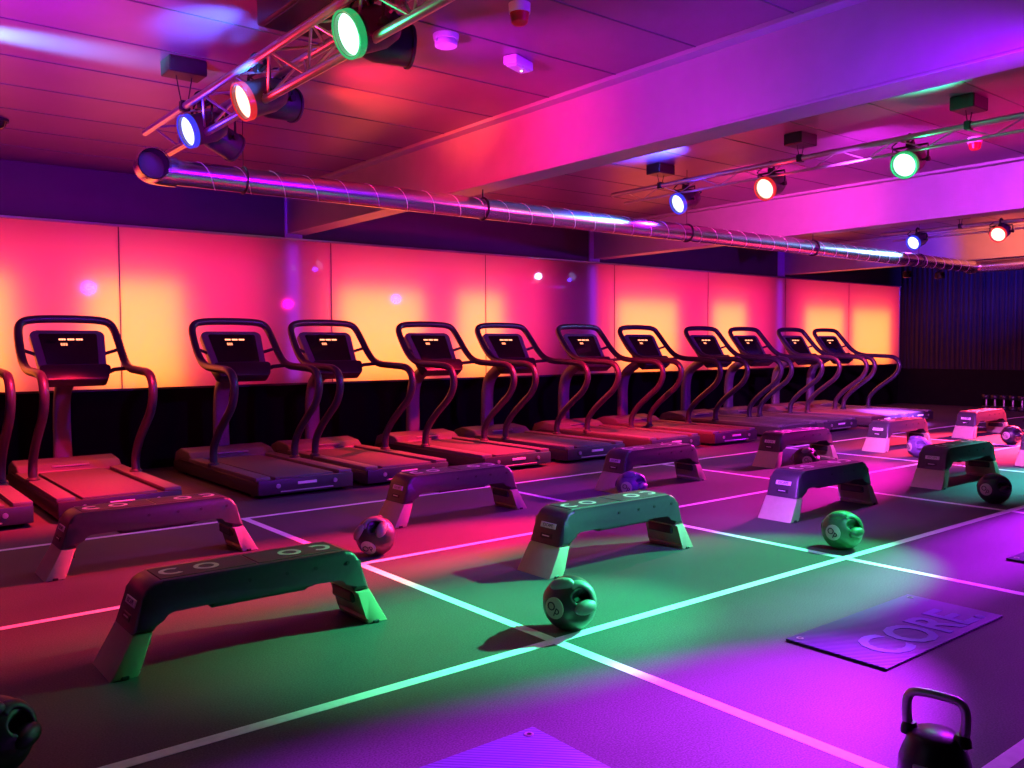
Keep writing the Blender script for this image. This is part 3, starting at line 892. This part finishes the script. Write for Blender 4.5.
    # screw holes along the front and back edges
    for s in (-1, 1):
        for x in (-0.05, 0.12, 0.26, 0.42):
            bm = bmesh.new()
            lathe(bm, [(0, 0.0), (0.009, 0.0), (0.009, 0.004), (0, 0.004)], 10, frame_z((s * -x if s > 0 else x, s * 0.1278, 0.305), (0, s, 0.055)))
            obj('screw_hole', bm, M['ink'], body)
    return root

BY0, BY1 = 3.75, 5.50
benches = [  # x centre, y centre, rz, label
    (0.86 + 0.61, 3.72, 0.0, 'step bench nearest the camera at lower left, on green and red lit floor'),
    (0.97 + 0.60, 5.52, 0.0, 'step bench at left edge below the leftmost full treadmill'),
    (3.21 + 0.60, 5.50, 0.0, 'dark step bench behind the red lit ball'),
    (3.15 + 0.62, 3.765, 0.0, 'green lit step bench in the middle, behind the green and black ball'),
    (5.46 + 0.63, 5.52, 0.0, 'purple lit step bench behind the green lit middle bench'),
    (5.51 + 0.63, 3.80, 0.0, 'step bench with violet end and bright green edge, behind the all-green ball'),
    (7.88 + 0.60, 5.55, 0.0, 'dim violet step bench beside the red glinting ball'),
    (7.83 + 0.60, 3.78, 0.0, 'dark step bench at right behind the black ball with a round badge'),
    (10.01 + 0.62, 5.50, 0.0, 'violet step bench near the last treadmills, with a violet ball in front'),
    (12.42 + 0.58, 5.50, 0.0, 'red topped step bench at far right'),
    (10.02 + 0.61, 3.75, 0.0, 'step bench cut off by the right edge, only its pale leg showing')]
b0 = make_bench(benches[0][3]); b0.location = (benches[0][0], benches[0][1], 0)
for x, y, rz, lb in benches[1:]:
    copy_tree(b0, (x, y, 0), lb, rz)

# ------------------------------------------------------------------ grip balls
def sph(f, r, u):
    """direction from front / right / up components; front faces -Y locally"""
    return Vector((r, -f, u)).normalized()

def ball_bm(R, recess):
    bm = bmesh.new()
    bmesh.ops.create_icosphere(bm, subdivisions=5, radius=1.0)
    for v in bm.verts:
        d = v.co.normalized(); r = 1.0
        for c, ax, la, lb in recess:
            bx = c.cross(ax)
            a = d.dot(ax); b = d.dot(bx)
            if d.dot(c) > 0:
                e = math.sqrt((a / la) ** 2 + (b / lb) ** 2)
                if e < 1.15:
                    k = min(1.0, (1.15 - e) / 0.35); k = k * k * (3 - 2 * k)
                    r -= 0.42 * k
        v.co = d * r * R
    return bm

def make_ball(label, loc, rz=0.0, body='ball', pod='pod', group='grip balls on the gym floor', tilt=0.0, R=0.125):
    """rz = 0 turns the badge side to the camera's direction"""
    root = thing('medicine_ball', label, 'medicine ball', loc, math.atan2(loc[1], loc[0]) - PI / 2 + rz, group)
    tm = Matrix.Rotation(tilt, 3, 'Y')
    def S(f, r, u): return tm @ sph(f, r, u if f >= 0 else u * 0.25)
    sides = []
    for m in (1, -1):
        rc = S(0.72 * m, 0.52 * m, 0.42); tx = S(-0.45 * m, 0.80 * m, -0.22)
        tx = (tx - rc * tx.dot(rc)).normalized()
        sides.append((m, rc, tx))
    bm = ball_bm(R, [(rc, tx, 0.42, 0.24) for m, rc, tx in sides])
    flat = -R + 0.005
    for v in bm.verts: v.co.z = max(v.co.z, flat)
    up = Vector((0, 0, -flat))
    bmesh.ops.translate(bm, verts=bm.verts[:], vec=up)
    obj('ball_body', bm, M[body], root, True)
    for m, rc, tx in sides:
        # strap arching over the finger recess
        ds = [S(0.62 * m, 0.02 * m, 0.72), S(0.50 * m, 0.22 * m, 0.84), S(0.42 * m, 0.48 * m, 0.78), S(0.40 * m, 0.74 * m, 0.56), S(0.45 * m, 0.90 * m, 0.26), S(0.52 * m, 0.92 * m, 0.02)]
        rad = [0.96, 1.0, 1.03, 1.03, 1.0, 0.95]
        cp = catmull([d * q * R for d, q in zip(ds, rad)], 4)
        bm = bmesh.new(); prev = None
        for i, p in enumerate(cp):
            a = cp[max(0, i - 1)]; b = cp[min(len(cp) - 1, i + 1)]; t = (b - a).normalized()
            n = p.normalized(); n = (n - t * n.dot(t)).normalized(); w = t.cross(n)
            ring = [bm.verts.new(up + p + w * 0.021 * math.cos(2 * PI * k / 10) + n * 0.0095 * math.sin(2 * PI * k / 10)) for k in range(10)]
            if prev:
                for k in range(10): bm.faces.new((prev[k], prev[(k + 1) % 10], ring[(k + 1) % 10], ring[k]))
            else: bm.faces.new(ring)
            prev = ring
        bm.faces.new(prev)
        obj('grip_strap', bm, M[pod], root, True)
        # two raised thumb pods
        for d, hint in ((S(0.48 * m, -0.30 * m, 0.88), S(0.2 * m, 1.0 * m, 0.1)), (S(0.80 * m, 0.60 * m, 0.06), S(0.1 * m, 1.0 * m, 0.12))):
            T = frame_z(up + d * R * 0.93, d, hint)
            bm = bmesh.new()
            lathe(bm, [(0, -0.02), (0.055, -0.016), (0.059, 0.0), (0.054, 0.014), (0.036, 0.026), (0, 0.032)], 24, T @ Matrix.Diagonal((1.0, 0.56, 1, 1)))
            obj('grip_pod', bm, M[pod], root, True)
    dd = S(0.80, -0.58, 0.02)
    T = frame_z(up + dd * R * 0.965, dd, S(0.55, 0.8, -0.42))
    bm = bmesh.new(); lathe(bm, [(0, 0.0), (0.049, -0.007), (0.049, 0.000), (0.034, 0.0045), (0, 0.0065)], 24, T)
    bd = obj('round_badge', bm, M['disc'], root, True, 40)
    bm = text_bm('Op', 0.056, 0.0012, T @ Matrix.Translation((0, 0.002, 0.0070)))
    obj('badge_lettering', bm, M['ink'], bd)
    return root

make_ball('black grip ball with pale badge and green lit grips, on the white line crossing', (2.675, 2.93, 0), 0.0)
make_ball('reddish grip ball behind the nearest step bench', (2.70, 4.76, 0), 0.0, tilt=-0.9)
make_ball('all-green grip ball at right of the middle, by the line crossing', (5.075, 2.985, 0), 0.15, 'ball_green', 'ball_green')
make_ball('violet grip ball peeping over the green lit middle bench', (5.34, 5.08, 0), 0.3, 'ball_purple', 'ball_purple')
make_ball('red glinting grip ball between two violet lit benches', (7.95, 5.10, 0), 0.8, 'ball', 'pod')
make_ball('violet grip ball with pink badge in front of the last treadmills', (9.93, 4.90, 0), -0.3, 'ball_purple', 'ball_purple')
make_ball('black grip ball with round badge at the right, against a dark bench', (7.50, 3.065, 0), 0.1, 'ball', 'ball')
make_ball('small dark grip ball far right beside the red topped bench', (12.08, 4.74, 0), 0.1, 'ball', 'ball')
make_ball('dark grip ball cut off by the bottom left corner', (0.37, 3.02, 0), 0.4, 'ball', 'ball')

# ------------------------------------------------------------------ exercise mats
def make_mat(label, x0, x1, y0, y1, text):
    root = thing('exercise_mat', label, 'exercise mat', (x0, y0, 0), 0, 'ribbed exercise mats')
    w, d, T = x1 - x0, y1 - y0, 0.012
    bm = bmesh.new(); box(bm, 0, w, 0, d, 0.0013, T, 0.004, 2)
    obj('mat_pad', bm, M['mat'], root, True, 35)
    if text:
        bm = text_bm('CORE.', 0.30, 0.0012, Matrix.Translation((w * 0.53, 0.135, T + 0.0012)), bold=0.006)
        obj('mat_lettering', bm, M['mat_text'], root)
    for px in (0.05, w - 0.05):
        bm = bmesh.new(); lathe(bm, [(0.016, 0), (0.016, 0.002), (0.009, 0.002), (0.009, 0.0)], 16, Matrix.Translation((px, d - 0.04, T)))
        e = obj('eyelet', bm, M['silver_trim'], root)
        bm = bmesh.new(); lathe(bm, [(0, 0.0008), (0.009, 0.0008), (0.009, 0.0)], 16, Matrix.Translation((px, d - 0.04, T)))
        obj('eyelet_hole', bm, M['ink'], e)
    return root
make_mat('violet ribbed exercise mat with big lettering at lower right', 3.29, 4.37, 1.735, 2.20, True)
make_mat('violet ribbed exercise mat cut off by the bottom edge of the photo', 0.82, 1.86, 1.72, 2.225, False)
make_mat('exercise mat of which one corner shows at the right edge', 5.565, 6.62, 1.72, 2.20, False)

# ------------------------------------------------------------------ kettlebell
kb = thing('kettlebell', 'black kettlebell with worn steel handle at the bottom right', 'kettlebell', (2.50, 1.17, 0), math.radians(-79))
bm = bmesh.new()
lathe(bm, [(0, 0.0), (0.07, 0.0), (0.088, 0.015), (0.100, 0.055), (0.098, 0.095), (0.088, 0.125), (0.078, 0.150), (0.074, 0.165), (0.06, 0.178), (0.0, 0.182)], 36)
body = obj('bell', bm, M['iron'], kb, True, 60)
bm = bmesh.new()
tube(bm, catmull([(-0.066, 0, 0.150), (-0.076, 0, 0.185), (-0.080, 0, 0.235), (-0.074, 0, 0.268), (-0.055, 0, 0.283), (0, 0, 0.287), (0.055, 0, 0.283), (0.074, 0, 0.268), (0.080, 0, 0.235), (0.076, 0, 0.185), (0.066, 0, 0.150)], 5), lambda f: 0.0155 - 0.003 * math.sin(PI * f), 12)
obj('handle', bm, M['chrome'], kb, True)['label'] = 'worn steel handle'
for s in (-1, 1):
    bm = bmesh.new(); lathe(bm, [(0.0, 0.155), (0.026, 0.158), (0.024, 0.176), (0.018, 0.19), (0.0, 0.19)], 14, Matrix.Translation((s * 0.071, 0, 0)))
    obj('handle_root', bm, M['iron'], kb, True, 50)
bm = bmesh.new(); box(bm, -0.035, 0.035, -0.0995, -0.09, 0.093, 0.108, 0.003, 1)
obj('weight_badge', bm, M['badge'], body)

# ------------------------------------------------------------------ things on the ceiling
def ceil_at(x, y): return (x, y, ZC)
o = thing('smoke_detector', 'round white smoke detector on the ceiling right of the green lamp', 'smoke detector', ceil_at(2.97, 4.33))
bm = bmesh.new(); lathe(bm, [(0, -0.03), (0.075, -0.03), (0.078, 0.0), (0, 0.0)], 28)
obj('mounting_base', bm, M['white_plastic'], o, True, 40)
bm = bmesh.new(); lathe(bm, [(0, -0.075), (0.05, -0.074), (0.066, -0.066), (0.068, -0.045), (0.06, -0.03), (0, -0.03)], 28)
obj('sensor_head', bm, M['white_plastic'], o, True, 40)
for s in (-1, 1):
    bm = bmesh.new(); box(bm, s * 0.071 - 0.004, s * 0.071 + 0.004, -0.01, 0.01, -0.055, -0.02, 0.002, 1)
    obj('side_clip', bm, M['white_plastic'], o)
o = thing('emergency_light', 'white box-shaped emergency light on the ceiling', 'emergency light', ceil_at(3.58, 4.40), 0.35)
bm = bmesh.new(); box(bm, -0.11, 0.11, -0.05, 0.05, -0.06, 0, 0.012, 2)
obj('light_housing', bm, M['white_plastic'], o, True, 35)
bm = bmesh.new(); box(bm, -0.09, 0.09, -0.038, 0.038, -0.067, -0.058, 0.004, 1)
obj('diffuser', bm, M['white_plastic'], o)
bm = bmesh.new(); box(bm, 0.03, 0.042, -0.006, 0.006, -0.071, -0.066)
obj('indicator', bm, M['led_white'], o)
def beacon(label, loc):
    o = thing('fire_beacon', label, 'fire beacon', loc, 0, 'red and white fire beacons')
    bm = bmesh.new(); lathe(bm, [(0, -0.05), (0.058, -0.05), (0.06, 0.0), (0, 0.0)], 24)
    obj('beacon_base', bm, M['white_plastic'], o, True, 40)
    bm = bmesh.new(); lathe(bm, [(0, -0.115), (0.03, -0.112), (0.045, -0.10), (0.053, -0.05), (0, -0.05)], 24)
    obj('beacon_lens', bm, M['red_plastic'], o, True, 40)
beacon('red and white fire beacon at the top edge of the photo', ceil_at(3.02, 3.70))
beacon('red and white fire beacon on the ceiling beyond the slim lighting rail', ceil_at(8.15, 3.55))
o = thing('loudspeaker', 'black loudspeaker box on the ceiling above the upper left truss', 'loudspeaker', (2.02, 4.05, 2.985))
bm = bmesh.new(); box(bm, -0.17, 0.17, -0.40, 0.40, 0.0, 0.165, 0.015, 2)
obj('speaker_cabinet', bm, M['black_plastic'], o, True, 35)
bm = bmesh.new(); box(bm, -0.15, 0.15, -0.36, 0.36, -0.008, 0.004, 0.004, 1)
obj('speaker_grille', bm, M['black_metal'], o)
o = thing('dome_camera', 'small dark dome on the ceiling at the left edge', 'dome camera', ceil_at(1.18, 8.1))
bm = bmesh.new(); lathe(bm, [(0, -0.02), (0.09, -0.02), (0.09, 0), (0, 0)], 24)
obj('dome_base', bm, M['black_plastic'], o, True, 40)
bm = bmesh.new(); lathe(bm, [(0, -0.085), (0.035, -0.08), (0.06, -0.062), (0.075, -0.02), (0, -0.02)], 24)
obj('dome', bm, M['screen'], o, True, 60)

# small downlights of the far end, under the far beam line
def downlight(label, x, y, z):
    o = thing('ceiling_spotlight', label, 'spotlight', (x, y, z), 0, 'small spotlights at the far end')
    bm = bmesh.new(); lathe(bm, [(0, -0.06), (0.075, -0.06), (0.085, -0.05), (0.085, 0.05), (0.05, 0.07), (0, 0.07)], 22)
    obj('can', bm, M['black_metal'], o, True, 40)
    bm = bmesh.new(); lathe(bm, [(0, -0.064), (0.05, -0.063), (0.06, -0.0605), (0, -0.0605)], 20)
    obj('lens', bm, M['chrome'], o, True, 40)
    bm = bmesh.new(); tube(bm, [(0, 0, 0.06), (0, 0, ZC - z)], 0.015, 8)
    obj('drop_rod', bm, M['black_metal'], o, True, 40)
downlight('small dark hanging spotlight under the duct, left of three at the far end', 16.5, 8.40, 2.66)
downlight('small dark hanging spotlight under the duct, middle of three at the far end', 16.5, 7.78, 2.60)
downlight('small hanging spotlight beneath the duct bend, right of three at the far end', 16.5, 7.215, 2.66)

# ------------------------------------------------------------------ far right corner: bench and dumbbells
o = thing('flat_bench', 'flat weight bench at the far right edge', 'weight bench', (16.2, 5.75, 0))
bm = bmesh.new(); box(bm, -0.60, 0.60, -0.15, 0.15, 0.40, 0.46, 0.02, 3)
obj('bench_pad', bm, M['pod'], o, True, 35)
for sx in (-0.45, 0.45):
    bm = bmesh.new(); box(bm, sx - 0.03, sx + 0.03, -0.03, 0.03, 0.045, 0.405, 0.005, 1)
    lg = obj('leg', bm, M['black_metal'], o)
    bm = bmesh.new(); box(bm, sx - 0.03, sx + 0.03, -0.25, 0.25, 0.0, 0.05, 0.008, 1)
    obj('foot_bar', bm, M['black_metal'], lg)
def dumbbell():
    o = thing('dumbbell', 'chrome handled dumbbell standing on end at the far right wall', 'dumbbell', (0, 0, 0), 0, 'dumbbells standing in a row at the far wall')
    for z0 in (0.0, 0.22):
        bm = bmesh.new(); lathe(bm, [(0, z0), (0.07, z0), (0.08, z0 + 0.012), (0.08, z0 + 0.068), (0.07, z0 + 0.08), (0, z0 + 0.08)], 12)
        obj('weight_head', bm, M['black_plastic'], o, True, 40)
    bm = bmesh.new(); lathe(bm, [(0, 0.07), (0.017, 0.07), (0.02, 0.15), (0.017, 0.23), (0, 0.23)], 12)
    obj('handle', bm, M['chrome'], o, True, 40)
    return o
d0 = dumbbell(); d0.location = (18.2, 7.62, 0)
for k in range(1, 6):
    copy_tree(d0, (18.2 - 0.01 * k, 7.62 - 0.17 * k, 0))

# ------------------------------------------------------------------ camera, world, colour
cam = bpy.data.cameras.new('camera'); co = link(bpy.data.objects.new('camera', cam))
r = Vector((0.7812666943729574, -0.6241773027345128, -0.005004699253723588))
dn = Vector((-0.030592781775666218, -0.03028156, -0.99907312))
fw = Vector((0.6234472182685382, 0.7806956654281553, -0.042753292445276786))
R = Matrix((r, -dn, -fw)).transposed().to_4x4()
co.matrix_world = Matrix.Translation((0, 0, 1.3)) @ R
cam.sensor_fit = 'HORIZONTAL'; cam.sensor_width = 36.0; cam.lens = 868.75 / 1024 * 36.0
cam.clip_start = 0.05; cam.clip_end = 100
scene.camera = co
w = bpy.data.worlds.new('world'); scene.world = w; w.use_nodes = True
w.node_tree.nodes['Background'].inputs['Color'].default_value = (0.02, 0.0, 0.03, 1)
w.node_tree.nodes['Background'].inputs['Strength'].default_value = 0.2
vs = scene.view_settings
scene.display_settings.display_device = 'sRGB'
vs.view_transform = 'Standard'; vs.look = 'None'; vs.gamma = 1.0; vs.use_curve_mapping = False
vs.exposure = 0.0
cy = scene.cycles
cy.use_denoising = True
cy.max_bounces = 8; cy.diffuse_bounces = 3; cy.glossy_bounces = 4; cy.transmission_bounces = 4
cy.sample_clamp_indirect = 4.0
cy.caustics_reflective = False; cy.caustics_refractive = False
